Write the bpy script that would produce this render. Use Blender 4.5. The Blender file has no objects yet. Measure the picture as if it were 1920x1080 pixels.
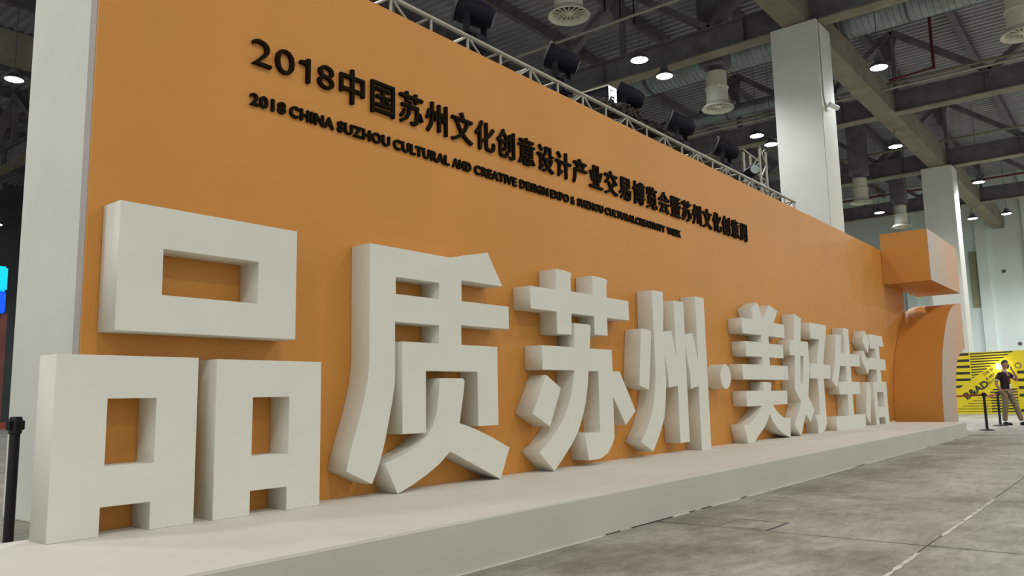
import bpy, bmesh, math, random
from mathutils import Vector, Matrix
from math import pi, sin, cos, radians
random.seed(7)
S = bpy.context.scene
COL = S.collection

# ------------------------------------------------------------------ camera
cam_d = bpy.data.cameras.new('camera')
cam = bpy.data.objects.new('camera', cam_d); COL.objects.link(cam)
cam_d.sensor_width = 36.0
cam_d.lens = 1493.371/1920*36.0
cam_d.clip_end = 300
pitch, roll, yaw = 0.136555792, -0.0196107892, 0.897145998
F = Vector((sin(yaw)*cos(pitch), cos(yaw)*cos(pitch), sin(pitch)))
r0 = Vector((cos(yaw), -sin(yaw), 0)); u0 = r0.cross(F)
r1 = r0*cos(roll)+u0*sin(roll); u1 = -r0*sin(roll)+u0*cos(roll)
M = Matrix((( r1.x, u1.x, -F.x, 0), (r1.y, u1.y, -F.y, 0), (r1.z, u1.z, -F.z, 1.02), (0,0,0,1)))
cam.matrix_world = M
S.camera = cam

# ------------------------------------------------------------------ world, exposure
w = bpy.data.worlds.new('hall_ambient'); S.world = w; w.use_nodes = True
bg = w.node_tree.nodes['Background']
bg.inputs[0].default_value = (0.87, 0.92, 0.93, 1); bg.inputs[1].default_value = 0.72
S.view_settings.view_transform = 'Standard'; S.view_settings.look = 'None'
S.view_settings.gamma = 1.0; S.view_settings.exposure = 0.0
S.view_settings.use_curve_mapping = False

# ------------------------------------------------------------------ hall light out of view: high-bay rows, then fill lights added behind the wall
def area(name, loc, size, power, color=(1,.97,.92), spread=pi):
    l = bpy.data.lights.new(name, 'AREA'); l.shape = 'DISK'; l.size = size; l.energy = power; l.color = color; l.spread = spread
    o = bpy.data.objects.new(name, l); COL.objects.link(o); o.location = loc
    return o
for yy in (-2.5, -10.0):
    for xx in (-7, 2, 11, 20, 31, 44, 56):
        area('unseen_hall_light', (xx, yy, 11.6), 1.6, 270 if xx < 30 else (450 if xx < 50 else 1300))

for xx, yy in ((-6, 9), (-4, 16), (7, 9), (-8, 26)):  # unseen fill lights, added to brighten the pillars and inner hall
    area('unseen_hall_light', (xx, yy, 11.6), 1.6, 500)

# ------------------------------------------------------------------ materials
def mat(name, c, rough=.6, metal=0, noise=0.0, scale=3.0, emit=None, estr=0, spec=.4, bump=0, stretch=(1,1,1), c2=None):
    m = bpy.data.materials.new(name); m.use_nodes = True
    nt = m.node_tree; b = nt.nodes['Principled BSDF']
    b.inputs['Base Color'].default_value = (*c, 1)
    b.inputs['Roughness'].default_value = rough; b.inputs['Metallic'].default_value = metal
    b.inputs['Specular IOR Level'].default_value = spec
    if emit:
        b.inputs['Emission Color'].default_value = (*emit, 1); b.inputs['Emission Strength'].default_value = estr
    tc = nt.nodes.new('ShaderNodeTexCoord'); mp = nt.nodes.new('ShaderNodeMapping')
    mp.inputs['Scale'].default_value = stretch
    nt.links.new(tc.outputs['Object'], mp.inputs[0])
    n = nt.nodes.new('ShaderNodeTexNoise'); n.inputs['Scale'].default_value = scale; n.inputs['Detail'].default_value = 5
    nt.links.new(mp.outputs[0], n.inputs['Vector'])
    if noise or c2:
        r = nt.nodes.new('ShaderNodeValToRGB')
        r.color_ramp.elements[0].position = .3; r.color_ramp.elements[1].position = .7
        k = noise
        r.color_ramp.elements[0].color = (*([x*(1-k) for x in c] if not c2 else c2), 1)
        r.color_ramp.elements[1].color = (*[min(1, x*(1+k)) for x in c], 1)
        nt.links.new(n.outputs[0], r.inputs[0]); nt.links.new(r.outputs[0], b.inputs['Base Color'])
    if bump:
        bp = nt.nodes.new('ShaderNodeBump'); bp.inputs['Strength'].default_value = bump; bp.inputs['Distance'].default_value = .01
        nt.links.new(n.outputs[0], bp.inputs['Height']); nt.links.new(bp.outputs[0], b.inputs['Normal'])
    return m
FOAM = mat('white_painted_foam', (.71,.70,.61), .75, noise=.02, scale=2.5)
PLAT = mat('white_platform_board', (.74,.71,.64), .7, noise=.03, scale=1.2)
ORANGE = mat('orange_painted_board', (.61,.262,.053), .55, noise=.05, scale=.8, spec=.3)
RAW = mat('grey_unpainted_edge', (.42,.39,.36), .8, noise=.06)
BLACKL = mat('dark_bronze_letter', (.014,.009,.003), .75, spec=.04)
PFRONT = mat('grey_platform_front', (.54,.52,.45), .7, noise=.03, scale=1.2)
PILLAR = mat('painted_pillar', (.66,.67,.60), .8, noise=.05, scale=.9)
ALU = mat('aluminium', (.36,.35,.29), .45, .5, noise=.08, scale=6)
STEEL = mat('dark_roof_steel', (.155,.145,.155), .7, noise=.25, scale=2)
FLANGE = mat('dusty_beam_steel', (.23,.21,.155), .7, noise=.2, scale=1.5)
DECK = mat('galvanised_deck', (.34,.34,.355), .55, .1, noise=.12, scale=1)
DUCT = mat('spiral_duct_zinc', (.24,.28,.275), .4, .55, noise=.18, scale=2)
DIFF = mat('cream_diffuser', (.60,.60,.48), .5, noise=.05)
DGREY = mat('dark_grey_metal', (.09,.09,.09), .6)
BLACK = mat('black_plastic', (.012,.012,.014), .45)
BLACKM = mat('black_metal', (.008,.008,.014), .6, spec=.15)
RED = mat('red_belt', (.38,.07,.045), .7)
REDP = mat('red_sprinkler_pipe', (.11,.02,.018), .5)
HALLW = mat('pale_hall_wall', (.68,.76,.71), .8, noise=.06, scale=.25, stretch=(1,1,.3))
OLIVE = mat('olive_louvre', (.27,.27,.15), .7)
LAMP = mat('lamp_lens', (1,1,1), .5, emit=(.82,.88,1), estr=60)
WHITE = mat('white_plate', (.75,.75,.73), .5)
LED = mat('bright_led_panel', (.8,.8,.8), .5, emit=(.95,.95,.92), estr=1.0)
SKIN = mat('skin', (.42,.235,.16), .55, noise=.05, scale=20)
HAIR = mat('black_hair', (.012,.011,.011), .6, noise=.2, scale=60)
SHIRT = mat('dark_polo', (.03,.016,.018), .85, noise=.2, scale=15)
KHAKI = mat('khaki_cloth', (.24,.19,.12), .85, noise=.1, scale=12)
YEL = mat('yellow_print', (.66,.52,.015), .4, noise=.03)
STRIPE = mat('black_print', (.02,.02,.015), .45)
BROWN = mat('red_brown_booth', (.17,.055,.05), .6, noise=.1)
CYAN = mat('cyan_backlit_sign', (0,.3,.5), .5, emit=(0,.45,.75), estr=1.3)
BLUE = mat('blue_backlit_sign', (0,.05,.5), .5, emit=(0,.07,.85), estr=1.2)

# concrete floor: stains, scuffs, dirt
CONC = bpy.data.materials.new('worn_concrete'); CONC.use_nodes = True
nt = CONC.node_tree; b = nt.nodes['Principled BSDF']; b.inputs['Roughness'].default_value = .5; b.inputs['Specular IOR Level'].default_value = .45
geo = nt.nodes.new('ShaderNodeNewGeometry')
def nz(scale, detail=6, rough=.6, st=(1,1,1)):
    mp = nt.nodes.new('ShaderNodeMapping'); mp.inputs['Scale'].default_value = st
    nt.links.new(geo.outputs['Position'], mp.inputs[0])
    n = nt.nodes.new('ShaderNodeTexNoise'); n.inputs['Scale'].default_value = scale; n.inputs['Detail'].default_value = detail; n.inputs['Roughness'].default_value = rough
    nt.links.new(mp.outputs[0], n.inputs['Vector']); return n.outputs[0]
def ramp(src, p0, c0, p1, c1):
    r = nt.nodes.new('ShaderNodeValToRGB'); e = r.color_ramp.elements
    e[0].position = p0; e[0].color = (*c0,1); e[1].position = p1; e[1].color = (*c1,1)
    nt.links.new(src, r.inputs[0]); return r.outputs[0]
def mixc(fac, a, c, mode='MIX'):
    m = nt.nodes.new('ShaderNodeMix'); m.data_type = 'RGBA'; m.blend_type = mode
    if isinstance(fac, float): m.inputs[0].default_value = fac
    else: nt.links.new(fac, m.inputs[0])
    nt.links.new(a, m.inputs[6]); nt.links.new(c, m.inputs[7]); return m.outputs[2]
base = ramp(nz(.9, 9, .72), .36, (.21,.20,.155), .64, (.50,.49,.42))
fine = ramp(nz(6, 8, .8, (.6,1.8,1)), .32, (.55,.55,.52), .68, (1.08,1.08,1.08))
c = mixc(1.0, base, fine, 'MULTIPLY')
scuff = ramp(nz(2.2, 9, .8, (.35,2.2,1)), .60, (0,0,0), .74, (1,1,1))
white_ = nt.nodes.new('ShaderNodeRGB'); white_.outputs[0].default_value = (.56,.55,.48,1)
mm = nt.nodes.new('ShaderNodeMath'); mm.operation = 'MULTIPLY'; mm.inputs[1].default_value = .55
nt.links.new(scuff, mm.inputs[0]); c = mixc(mm.outputs[0], c, white_.outputs[0])
spot = ramp(nz(26, 3, .5), .70, (0,0,0), .74, (1,1,1))
mm2 = nt.nodes.new('ShaderNodeMath'); mm2.operation = 'MULTIPLY'; mm2.inputs[1].default_value = .6
nt.links.new(spot, mm2.inputs[0]); c = mixc(mm2.outputs[0], c, white_.outputs[0])
nt.links.new(c, b.inputs['Base Color'])
rr = nt.nodes.new('ShaderNodeMapRange'); rr.inputs[3].default_value = .38; rr.inputs[4].default_value = .68
nt.links.new(nz(1.5), rr.inputs[0]); nt.links.new(rr.outputs[0], b.inputs['Roughness'])

# pale fascia print: grey-white to peach, fine slanted orange lines towards the right
PRINT = bpy.data.materials.new('peach_line_print'); PRINT.use_nodes = True
nt = PRINT.node_tree; b = nt.nodes['Principled BSDF']; b.inputs['Roughness'].default_value = .6
geo = nt.nodes.new('ShaderNodeTexCoord')
sx = nt.nodes.new('ShaderNodeSeparateXYZ'); nt.links.new(geo.outputs['Object'], sx.inputs[0])
gr = nt.nodes.new('ShaderNodeMapRange'); gr.inputs[1].default_value = 0; gr.inputs[2].default_value = 3.0
nt.links.new(sx.outputs[0], gr.inputs[0])
cr = nt.nodes.new('ShaderNodeValToRGB'); cr.color_ramp.elements[0].color = (.47,.40,.33,1); cr.color_ramp.elements[1].color = (.62,.40,.27,1)
nt.links.new(gr.outputs[0], cr.inputs[0])
ad = nt.nodes.new('ShaderNodeMath'); ad.operation = 'ADD'; nt.links.new(sx.outputs[0], ad.inputs[0]); nt.links.new(sx.outputs[2], ad.inputs[1])
ml = nt.nodes.new('ShaderNodeMath'); ml.operation = 'MULTIPLY'; ml.inputs[1].default_value = 34; nt.links.new(ad.outputs[0], ml.inputs[0])
sn = nt.nodes.new('ShaderNodeMath'); sn.operation = 'SINE'; nt.links.new(ml.outputs[0], sn.inputs[0])
gt = nt.nodes.new('ShaderNodeMath'); gt.operation = 'GREATER_THAN'; gt.inputs[1].default_value = .1; nt.links.new(sn.outputs[0], gt.inputs[0])
g2 = nt.nodes.new('ShaderNodeMapRange'); g2.inputs[1].default_value = 1.0; g2.inputs[2].default_value = 2.6; g2.inputs[4].default_value = .8
nt.links.new(sx.outputs[0], g2.inputs[0])
m3 = nt.nodes.new('ShaderNodeMath'); m3.operation = 'MULTIPLY'; nt.links.new(gt.outputs[0], m3.inputs[0]); nt.links.new(g2.outputs[0], m3.inputs[1])
mx = nt.nodes.new('ShaderNodeMix'); mx.data_type = 'RGBA'; nt.links.new(m3.outputs[0], mx.inputs[0]); nt.links.new(cr.outputs[0], mx.inputs[6]); mx.inputs[7].default_value = (.58,.27,.10,1)
nt.links.new(mx.outputs[2], b.inputs['Base Color'])

# ------------------------------------------------------------------ helpers
def tag(o, label=None, cat=None, group=None, kind=None):
    if label: o['label'] = label
    if cat: o['category'] = cat
    if group: o['group'] = group
    if kind: o['kind'] = kind
    return o
def empty(name, loc, label, cat, group=None, rz=0):
    o = bpy.data.objects.new(name, None); COL.objects.link(o); o.location = loc; o.rotation_euler = (0,0,rz)
    o.empty_display_size = .2
    return tag(o, label, cat, group)
def link(name, me, m=None, parent=None, loc=(0,0,0), rot=(0,0,0)):
    o = bpy.data.objects.new(name, me); COL.objects.link(o); o.location = loc; o.rotation_euler = rot
    if m and not me.materials: me.materials.append(m)
    if parent: o.parent = parent
    return o
def obj(name, bm, m, parent=None, loc=(0,0,0), rot=(0,0,0), smooth=False):
    me = bpy.data.meshes.new(name); bmesh.ops.recalc_face_normals(bm, faces=bm.faces); bm.to_mesh(me); bm.free()
    if smooth:
        for p in me.polygons: p.use_smooth = True
        me.set_sharp_from_angle(angle=radians(35))
    return link(name, me, m, parent, loc, rot)
def box(bm, x0, x1, y0, y1, z0, z1, bev=0):
    vs = bmesh.ops.create_cube(bm, size=1)['verts']
    for v in vs:
        v.co = Vector(((x0+x1)/2+v.co.x*(x1-x0), (y0+y1)/2+v.co.y*(y1-y0), (z0+z1)/2+v.co.z*(z1-z0)))
    if bev:
        es = list({e for v in vs for e in v.link_edges})
        bmesh.ops.bevel(bm, geom=es, offset=bev, segments=2, affect='EDGES')
    return bm
def B(*a, bev=0): return box(bmesh.new(), *a, bev=bev)
def bar(bm, a, b_, r, n=8, r2=None):
    a = Vector(a); b_ = Vector(b_); d = b_-a; L = d.length
    q = d.to_track_quat('Z', 'Y').to_matrix().to_4x4()
    bmesh.ops.create_cone(bm, cap_ends=True, segments=n, radius1=r, radius2=r if r2 is None else r2, depth=L,
                          matrix=Matrix.Translation((a+b_)/2) @ q)
    return bm
def rbar(bm, a, b_, wx, wy):
    a = Vector(a); b_ = Vector(b_); d = b_-a
    q = d.to_track_quat('Z', 'Y').to_matrix().to_4x4()
    bmesh.ops.create_cube(bm, size=1, matrix=Matrix.Translation((a+b_)/2) @ q @ Matrix.Diagonal((wx, wy, d.length, 1)))
    return bm
def lathe(bm, prof, n=32, mtx=Matrix.Identity(4), close=False):
    rings = []
    for r, z in prof:
        rings.append([bm.verts.new(mtx @ Vector((r*cos(2*pi*i/n), r*sin(2*pi*i/n), z))) for i in range(n)])
    for a, c_ in zip(rings, rings[1:]):
        for i in range(n):
            bm.faces.new((a[i], a[(i+1)%n], c_[(i+1)%n], c_[i]))
    if close:
        bm.faces.new(rings[0][::-1]); bm.faces.new(rings[-1])
    return bm
def tube(bm, pts, r, n=6):
    pts = [Vector(p) for p in pts]
    rings = []
    for i, p in enumerate(pts):
        d = (pts[min(i+1, len(pts)-1)]-pts[max(i-1, 0)]).normalized()
        s = d.orthogonal().normalized() if i == 0 else (s-d*s.dot(d)).normalized()
        t = d.cross(s)
        rings.append([bm.verts.new(p+(s*cos(2*pi*k/n)+t*sin(2*pi*k/n))*r) for k in range(n)])
    for a, c_ in zip(rings, rings[1:]):
        for k in range(n): bm.faces.new((a[k], a[(k+1)%n], c_[(k+1)%n], c_[k]))
    bm.faces.new(rings[0][::-1]); bm.faces.new(rings[-1])
    return bm
def prism(polys, depth, bev=0.0):
    """polygons with holes (x,z), extruded along y, centred on y=0 -> mesh"""
    cu = bpy.data.curves.new('outline', 'CURVE'); cu.dimensions = '2D'; cu.fill_mode = 'BOTH'
    cu.extrude = depth/2-bev; cu.bevel_depth = bev; cu.bevel_resolution = 1; cu.offset = -bev
    for poly in polys:
        sp = cu.splines.new('POLY'); sp.points.add(len(poly)-1); sp.use_cyclic_u = True
        for p, q in zip(sp.points, poly): p.co = (q[0], q[1], 0, 1)
    t = bpy.data.objects.new('outline', cu); COL.objects.link(t)
    bpy.context.view_layer.update()
    me = bpy.data.meshes.new_from_object(t.evaluated_get(bpy.context.evaluated_depsgraph_get()))
    bpy.data.objects.remove(t); bpy.data.curves.remove(cu)
    me.transform(Matrix.Rotation(pi/2, 4, 'X'))
    return me
def text_mesh(body, extrude, offset=0.0, space=1.0, ali='LEFT'):
    cu = bpy.data.curves.new('glyph', 'FONT'); cu.body = body; cu.extrude = extrude; cu.offset = offset; cu.space_character = space
    cu.resolution_u = 3; cu.align_x = ali
    t = bpy.data.objects.new('glyph', cu); COL.objects.link(t)
    bpy.context.view_layer.update()
    me = bpy.data.meshes.new_from_object(t.evaluated_get(bpy.context.evaluated_depsgraph_get()))
    bpy.data.objects.remove(t); bpy.data.curves.remove(cu)
    me.materials.clear()
    return me
def copy_tree(o, parent=None):
    c_ = o.copy(); COL.objects.link(c_)
    if parent: c_.parent = parent
    for ch in list(o.children): copy_tree(ch, c_)
    return c_
def ibeam(bm, axis, lo, hi, c_, z0, z1, fw, ft=.03, wt=.02):
    for (a, b2, z_a, z_b) in ((-fw/2, fw/2, z0, z0+ft), (-wt/2, wt/2, z0+ft, z1-ft), (-fw/2, fw/2, z1-ft, z1)):
        if axis == 'y': box(bm, c_+a, c_+b2, lo, hi, z_a, z_b)
        else: box(bm, lo, hi, c_+a, c_+b2, z_a, z_b)
    return bm

# ------------------------------------------------------------------ SETTING
# floor: base + slabs with recessed joints
fl = obj('floor', B(-14, 72, -22, 62, -.30, -.02), DGREY); tag(fl, kind='structure')
xj = [-14, -6.07, 5.93, 17.93, 29.93, 41.93, 53.93, 72]; yj = [-22, -10.7, 1.28, 13.28, 25.3, 37.3, 49.3, 62]
for i in range(len(xj)-1):
    for j in range(len(yj)-1):
        obj('floor_slab', B(xj[i]+.014, xj[i+1]-.014, yj[j]+.006, yj[j+1]-.006, -.02, 0), CONC, fl)
# cable-pit cover let into the floor
pc = empty('pit_cover', (6.16, 2.56, 0), 'square steel cable pit cover set in the concrete floor before the platform', 'floor cover')
obj('near_edge', B(-.21,.21,-.206,-.190,0,.005), DGREY, pc)
obj('right_edge', B(.190,.202,-.19,.19,0,.005), DGREY, pc)
obj('far_edge', B(-.19,.19,.190,.194,0,.004), DGREY, pc)
obj('cover_plate', B(-.186,.186,-.186,.186,0,.004, bev=.001), CONC, pc)
# worn chalky lines on the floor
for i, (x0, x1) in enumerate(((4.2,5.66),(6.35,8.75))):
    bm = bmesh.new(); rd = random.Random(i); n_ = int((x1-x0)/.09); row = []
    for k in range(n_+1):
        xx = x0+k*.09; w_ = rd.uniform(.009,.02)*(1 if k % 9 else .4)
        row.append([bm.verts.new((xx, 1.27-w_, .002)), bm.verts.new((xx, 1.27+w_, .002))])
    for a, c_ in zip(row, row[1:]): bm.faces.new((a[0], c_[0], c_[1], a[1]))
    o = obj('floor_marking', bm, mat('chalk_line', (.52,.51,.45), .8, noise=.25, scale=9))
    tag(o, ('worn pale line on the concrete floor at the lower right, nearer stretch', 'worn pale line running away over the concrete floor, farther stretch beyond the dark joint')[i], 'floor line')

# far and side hall walls
wf = obj('wall_far', B(66.6, 67.2, -22, 62, 0, 17), HALLW); tag(wf, kind='structure')
for y in (3.5, 5.6, 8.6, 13.5, 19): obj('pilaster', B(66.35, 66.6, y, y+.7, 0, 17), HALLW, wf)
obj('louvre', B(66.5, 66.6, 9.38, 9.83, 6.9, 11.0), OLIVE, wf)
for z in (9.35, 4.1): obj('fixing', bar(bmesh.new(), (66.55, 7.72-(9.35-z)*.1, z), (66.6, 7.72-(9.35-z)*.1, z), .13, 12), DGREY, wf)
wb = obj('wall_back', B(-14, 67, 61.4, 62, 0, 17), mat('dark_back_wall', (.10,.11,.11), .8, noise=.2, scale=.4)); tag(wb, kind='structure')

# ceiling: trapezoid steel deck, ribs running along Y
bm = bmesh.new(); x = -14.0; prev = None
while x < 67:
    for dx, dz in ((0,0),(.17,0),(.21,.09),(.34,.09),(.38,0)):
        a = bm.verts.new((x+dx, -22, 16.6-dz)); c_ = bm.verts.new((x+dx, 62, 16.6-dz))
        if prev: bm.faces.new((prev[0], a, c_, prev[1]))
        prev = (a, c_)
    x += .38
ceil = obj('ceiling', bm, DECK); tag(ceil, kind='structure')
o = obj('roof_cover', B(-14, 67, -22, 62, 16.75, 16.9), DGREY, ceil)
for y in [-12+3.4*k for k in range(21)]:
    obj('purlin', ibeam(bmesh.new(), 'x', -14, 66.5, y, 16.05, 16.5, .22), STEEL, ceil)

# girders along X (over the pillar rows) and along Y (every 10.6 m)
def girder_x(y, label):
    r = empty('ceiling_girder', (0, y, 12.5), label, 'beam', 'long roof girders')
    bm = bmesh.new(); box(bm, -14, 66.5, -.38, .38, 0, .05); box(bm, -14, 66.5, -.36, -.32, .05, .9); box(bm, -14, 66.5, .32, .36, .05, .9); box(bm, -14, 66.5, -.38, .38, .9, .95)
    obj('box_beam', bm, FLANGE, r)
    return r
girder_x(7.75, 'long grey box girder resting on the three white pillars, running away under the roof')
girder_x(28.9, 'second long box girder farther back, parallel to the one on the pillars')
ylab = ['roof girder crossing behind the left pillar top, nearest of all cross girders', 'cross girder high above the left part of the orange wall',
        'cross girder with dusty lower flange meeting the top of the middle pillar', 'cross girder right of the middle pillar, below the large spiral duct',
        'cross girder meeting the top of the farthest pillar', 'cross girder nearest the far pale wall']
for k, xx in enumerate((3.4, 14.05, 24.7, 35.4, 46.05, 56.5)):
    r = empty('ceiling_girder', (xx, 0, 12.5), ylab[k], 'beam', 'cross roof girders')
    obj('lower_flange', B(-.28, .28, -20, 61, .006, .05), FLANGE, r)
    bm = bmesh.new(); box(bm, -.02, .02, -20, 61, .05, .9); box(bm, -.25, .25, -20, 61, .9, .94)
    obj('web', bm, STEEL, r)
    for j in range(14):
        yy = -18+j*5.5
        obj('stiffener', (lambda bm: (box(bm, -.25, -.02, yy, yy+.02, .05, .9), box(bm, .02, .25, yy, yy+.02, .05, .9), bm)[-1])(bmesh.new()), STEEL, r)
    for j in range(10):
        yc = -6.5+j*6.9
        obj('diagonal_brace', rbar(bmesh.new(), (0, yc, 3.6), (0, yc-3.45, .94), .34, .22), STEEL, r)
        obj('diagonal_brace', rbar(bmesh.new(), (0, yc, 3.6), (0, yc+3.45, .94), .34, .22), STEEL, r)
        obj('hanger_post', B(-.11, .11, yc-.08, yc+.08, .94, 3.6), STEEL, r)
        link('gusset_plate', prism([[(-.45,3.55),(.45,3.55),(.12,2.4),(-.12,2.4)]], .03), STEEL, r, loc=(0, yc+.2, 0), rot=(0,0,pi/2))

# pillars
def pillar(x, label, y0=7.08):
    r = empty('pillar', (x+.68, y0+.72, 0), label, 'pillar', 'square white pillars')
    obj('shaft', B(-.68, .68, -.72, .72, 0, 12.48, bev=.015), PILLAR, r)
    obj('cap', B(-.60, .60, -.62, .62, 12.48, 12.50), FLANGE, r)
    return r
P1 = pillar(2.975, 'square white pillar at the left edge behind the orange wall end')
P2 = pillar(24.20, 'square white pillar rising behind the orange wall, nearer of the two at right, with security camera')
P3 = pillar(45.3, 'square white pillar farthest away, behind the orange box fascia')
# security camera + conduit on the second pillar
r = empty('security_camera', (24.62, 7.07, 9.72), 'white bullet security camera bracketed to the middle pillar corner', 'camera')
obj('wall_bracket', B(-.08,.08,-.03,.0,-.12,.14, bev=.01), WHITE, r)
obj('arm', bar(bmesh.new(), (0,-.02,.03), (.05,-.14,.0), .03, 10), WHITE, r)
obj('housing', bar(bmesh.new(), (-.05,-.10,.06), (.24,-.26,-.04), .075, 16), WHITE, r, smooth=True)
obj('lens', bar(bmesh.new(), (.24,-.26,-.04), (.26,-.271,-.047), .06, 16), BLACK, r)
o = obj('conduit', tube(bmesh.new(), [(24.36,7.065,12.45),(24.365,7.065,11),(24.37,7.065,10),(24.50,7.065,9.72)], .02), mat('grey_conduit', (.40,.40,.36), .6)); tag(o, 'thin grey cable conduit running down the middle pillar to its camera', 'conduit')

# ------------------------------------------------------------------ DISPLAY: platform, orange wall
pl = empty('display_platform', (9, 4, 0), 'long low white platform running along the foot of the orange wall', 'platform')
obj('deck_board', B(-13, 10.72, -.728, .87, .285, .305, bev=.002), PLAT, pl)
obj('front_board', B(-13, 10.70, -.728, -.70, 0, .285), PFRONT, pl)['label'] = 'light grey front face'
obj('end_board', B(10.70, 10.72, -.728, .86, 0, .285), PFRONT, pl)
obj('back_board', B(-13, 10.70, .84, .86, 0, .285), PLAT, pl)

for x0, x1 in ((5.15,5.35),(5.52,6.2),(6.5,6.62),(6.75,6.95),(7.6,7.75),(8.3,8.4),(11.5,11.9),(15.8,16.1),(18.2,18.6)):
    obj('base_gap_shade', B(x0-9, x1-9, -.7295, -.7275, 0, .007), BLACK, pl)  # thin black strips painting the shade of gaps under the front board
for x0, x1 in ((3.2,5.1),(6.2,6.5),(6.95,7.6),(7.8,11.3),(12.0,15.7)):
    obj('paint_spill', B(x0-9, x1-9, -.738, -.728, 0, .003), PLAT, pl)

bw = empty('backdrop_wall', (12, 4.87, 0), 'long orange display wall carrying the raised lettering', 'display wall')
obj('face_board', B(-9.965, 10.13, -.05, -.03, .306, 4.342), ORANGE, bw)
obj('frame_core', B(-9.95, 10.12, -.03, .05, .306, 4.33), RAW, bw)
obj('end_board', B(-9.968, -9.952, -.03, .055, .306, 4.34), RAW, bw)

# end fascia beyond the platform
ef = empty('curved_fascia', (20.2, 4.36, 0), 'orange end fascia, box projecting above a curved body, at the wall far end', 'display fascia')
body = [(0,0),(.03,.6),(.12,1.0),(.30,1.45),(.52,1.85),(.80,2.18),(1.15,2.5),(1.5,2.76),(1.95,2.97),(2.5,3.12),(3.4,3.24),(3.4,2.05),(2.75,1.92),(2.3,1.76),(2.0,1.52),(1.8,1.2),(1.68,.8),(1.62,0)]
def smooth_poly(p, idx0, idx1, n=3):
    out = []
    for i, q in enumerate(p):
        if idx0 <= i < idx1:
            p0, p1, p2, p3 = (Vector(p[max(idx0,i-1)]), Vector(p[i]), Vector(p[i+1]), Vector(p[min(idx1,i+2)]))
            for k in range(n):
                t = k/n
                v = .5*((2*p1)+(-p0+p2)*t+(2*p0-5*p1+4*p2-p3)*t*t+(-p0+3*p1-3*p2+p3)*t**3)
                out.append((v.x, v.y))
        else: out.append(tuple(q))
    return out
body = smooth_poly(smooth_poly(body, 11, 17), 0, 10)
me = prism([body], 1.026); o = link('curved_body', me, ORANGE, ef, loc=(0,-.06,0))
for p in me.polygons: p.use_smooth = True
me.set_sharp_from_angle(angle=radians(30))
link('body_front_print', prism([body], .006), PRINT, ef, loc=(0, -.574, 0))['label'] = 'pale peach printed front of the curved body'
obj('projecting_box', B(0, 3.5, -.57, .453, 3.51, 4.72), ORANGE, ef)
obj('box_front_print', B(0, 3.5, -.578, -.571, 3.51, 4.72), PRINT, ef)['label'] = 'pale peach front with slanted lines'

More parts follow.
